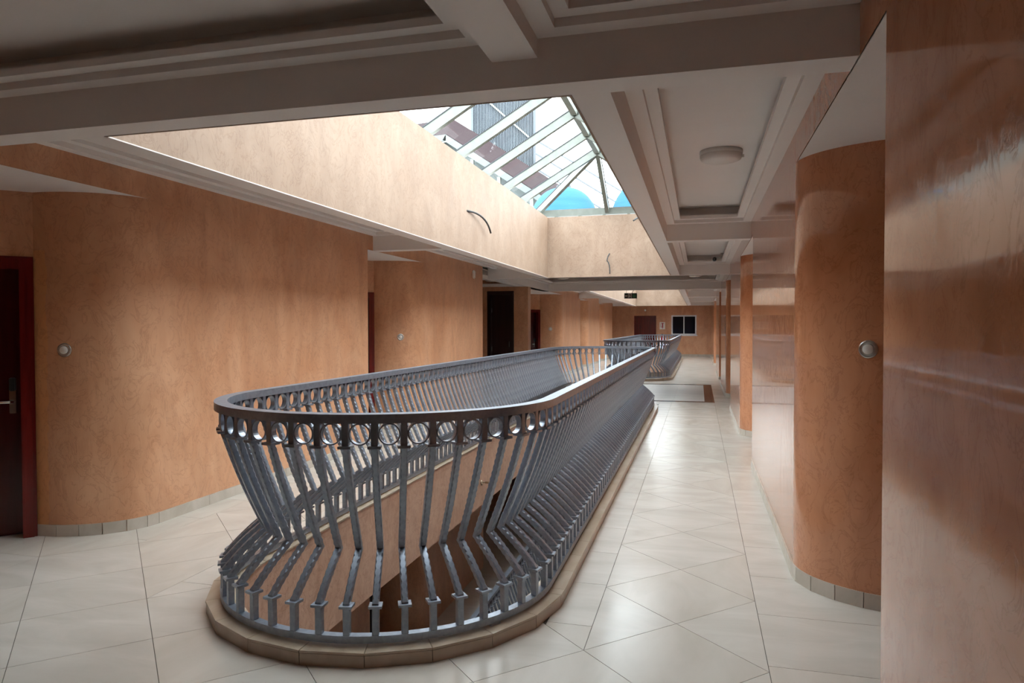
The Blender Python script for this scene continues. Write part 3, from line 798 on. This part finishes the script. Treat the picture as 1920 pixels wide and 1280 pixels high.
wire(curve((-1.76, 14.31, 3.06), (-1.80, 14.20, 2.98), (-1.80, 14.22, 2.90)) + curve((-1.80, 14.22, 2.90), (-1.74, 14.2, 2.86), (-1.745, 14.22, 2.64))[1:], .012, 'thin grey cable dangling on the far end wall of the light well')
wire([(-1.17, 14.31, 3.76), (-1.2, 14.1, 3.72), (-1.25, 13.98, 3.66)], .018, 'short straight dark conduit at the right end of the light well')

# ------------------------------------------------------------------ outside, beyond the glass
def tank(x, y, r, zt, label):
    o = empty('water_tank', (x, y, 3.15)); tag(o, label, 'tank', 'blue rooftop water tanks')
    h = zt - 3.15; prof = [(0, 0), (r, 0), (r, h*.35)]
    for i in range(1, 15):
        a = PI/2*i/15; prof.append((r*math.cos(a)**.8, h*.35 + h*.62*math.sin(a)))
    prof += [(r*.18, h*.97)]
    MB().lathe(prof, 40).build('tank_body', 'tank', o)
    MB().lathe([(r*.2, h*.95), (r*.2, h*1.0), (0, h*1.01)], 24).build('lid', 'gasket', o)
    for z in (.12, .26): MB().lathe([(r*1.0, h*z), (r*1.02, h*z+.02), (r*1.0, h*z+.04)], 40).build('rib', 'tank', o)
    return o
tank(-3.27, 17.3, .92, 5.09, 'domed blue water tank on the roof, seen whole beyond the far end of the skylight')
tank(-1.22, 17.4, .94, 5.20, 'blue water tank on the roof partly hidden behind the ceiling beam')
# corrugated tower with a sloping brace
tw = empty('corrugated_tower', (-8.95, 32.0, 3.15)); tag(tw, 'tall grey corrugated metal tower outside the skylight', 'tower')
pts = []; nf = 40; wd = 3.05
for i in range(nf):
    x = -wd/2 + wd*i/nf
    pts += [(x, 0), (x + wd/nf*.45, 0), (x + wd/nf*.55, .09), (x + wd/nf*.95, .09)]
mb = MB(); mb.strip(pts, 3.4, 13.0); mb.box(-wd/2, wd/2, .12, 2.6, 3.4, 13.0); mb.build('sheet_cladding', 'tower', tw)
for x in (-wd/2, wd/2): MB().box(x-.06, x+.06, -.08, .12, -9.8, 13.0).build('corner_post', 'tower', tw)
MB().beam((-wd/2 + .6, -.06, 9.3), (wd/2, -.06, 7.05), .07, .07).build('brace', 'alu', tw)
for z in [3.4 - .22*i for i in range(12)]: MB().box(-wd/2, wd/2, 0, .05, z-.05, z).build('louvre_slat', 'tower', tw)
# house with maroon roof
hs = empty('neighbour_house', (-8.8, 24.0, -6.6)); tag(hs, 'pale neighbouring house with a maroon sheet roof outside the skylight', 'house')
def hpart(mb, nm, m):
    o = mb.build(nm, m, hs); o.data.transform(Matrix.Translation((8.8, -24.0, 6.6))); return o
def xz(mb, poly, y0, y1):
    n = len(poly); vs = [(x, y0, z) for x, z in poly] + [(x, y1, z) for x, z in poly]
    return mb.add(vs, [tuple(range(n)), tuple(range(n, 2*n))[::-1]] + [(i, n+i, n+(i+1) % n, (i+1) % n) for i in range(n)])
hpart(xz(MB(), [(-11.6, -6.6), (-5.3, -6.6), (-5.3, 6.0), (-8.8, 8.4), (-11.6, 8.3)], 24.5, 28), 'house_wall', 'house')
hpart(xz(MB(), [(-10.2, -6.6), (-8.9, -6.6), (-8.9, 8.2), (-10.2, 8.2)], 24.15, 24.5), 'bay', 'house')
def roof_sheet(a, b, c, d, t=.16):
    vs = [a, b, c, d] + [(p[0], p[1], p[2]-t) for p in (a, b, c, d)]
    hpart(MB().add(vs, [(0,1,2,3),(7,6,5,4),(0,4,5,1),(1,5,6,2),(2,6,7,3),(3,7,4,0)]), 'roof_sheet', 'roofred')
roof_sheet((-11.8, 24, 8.45), (-8.83, 24, 8.52), (-9.7, 27, 10.02), (-11.8, 27, 9.88))
roof_sheet((-8.83, 24, 8.52), (-5.0, 24, 5.95), (-5.0, 27, 6.92), (-9.7, 27, 10.02))
hpart(MB().beam((-11.8, 23.94, 8.42), (-8.83, 23.94, 8.49), .12, .22), 'gutter', 'house')
hpart(MB().beam((-8.83, 23.94, 8.49), (-5.0, 23.94, 5.92), .12, .22), 'gutter', 'house')
for x, z in ((-7.9, 7.6), (-6.9, 6.9), (-5.7, 6.1)): hpart(MB().box(x-.06, x+.06, 24.05, 24.17, -6.6, z), 'porch_post', 'alu')
for i in range(3):
    a = ((-6.95, 30.0, 9.75), (-6.95, 30.0, 9.15), (-6.95, 30.0, 8.5))[i]
    b = (1.5, 30.0, a[2] - 5.5)
    tag(MB().tube([a, b], .045, 6).build('stay_cable', 'cable'), 'slanting grey cable in the white sky right of the corrugated tower, %s of three' % ('top', 'middle', 'lowest')[i], 'cable', 'stay cables of the tower')
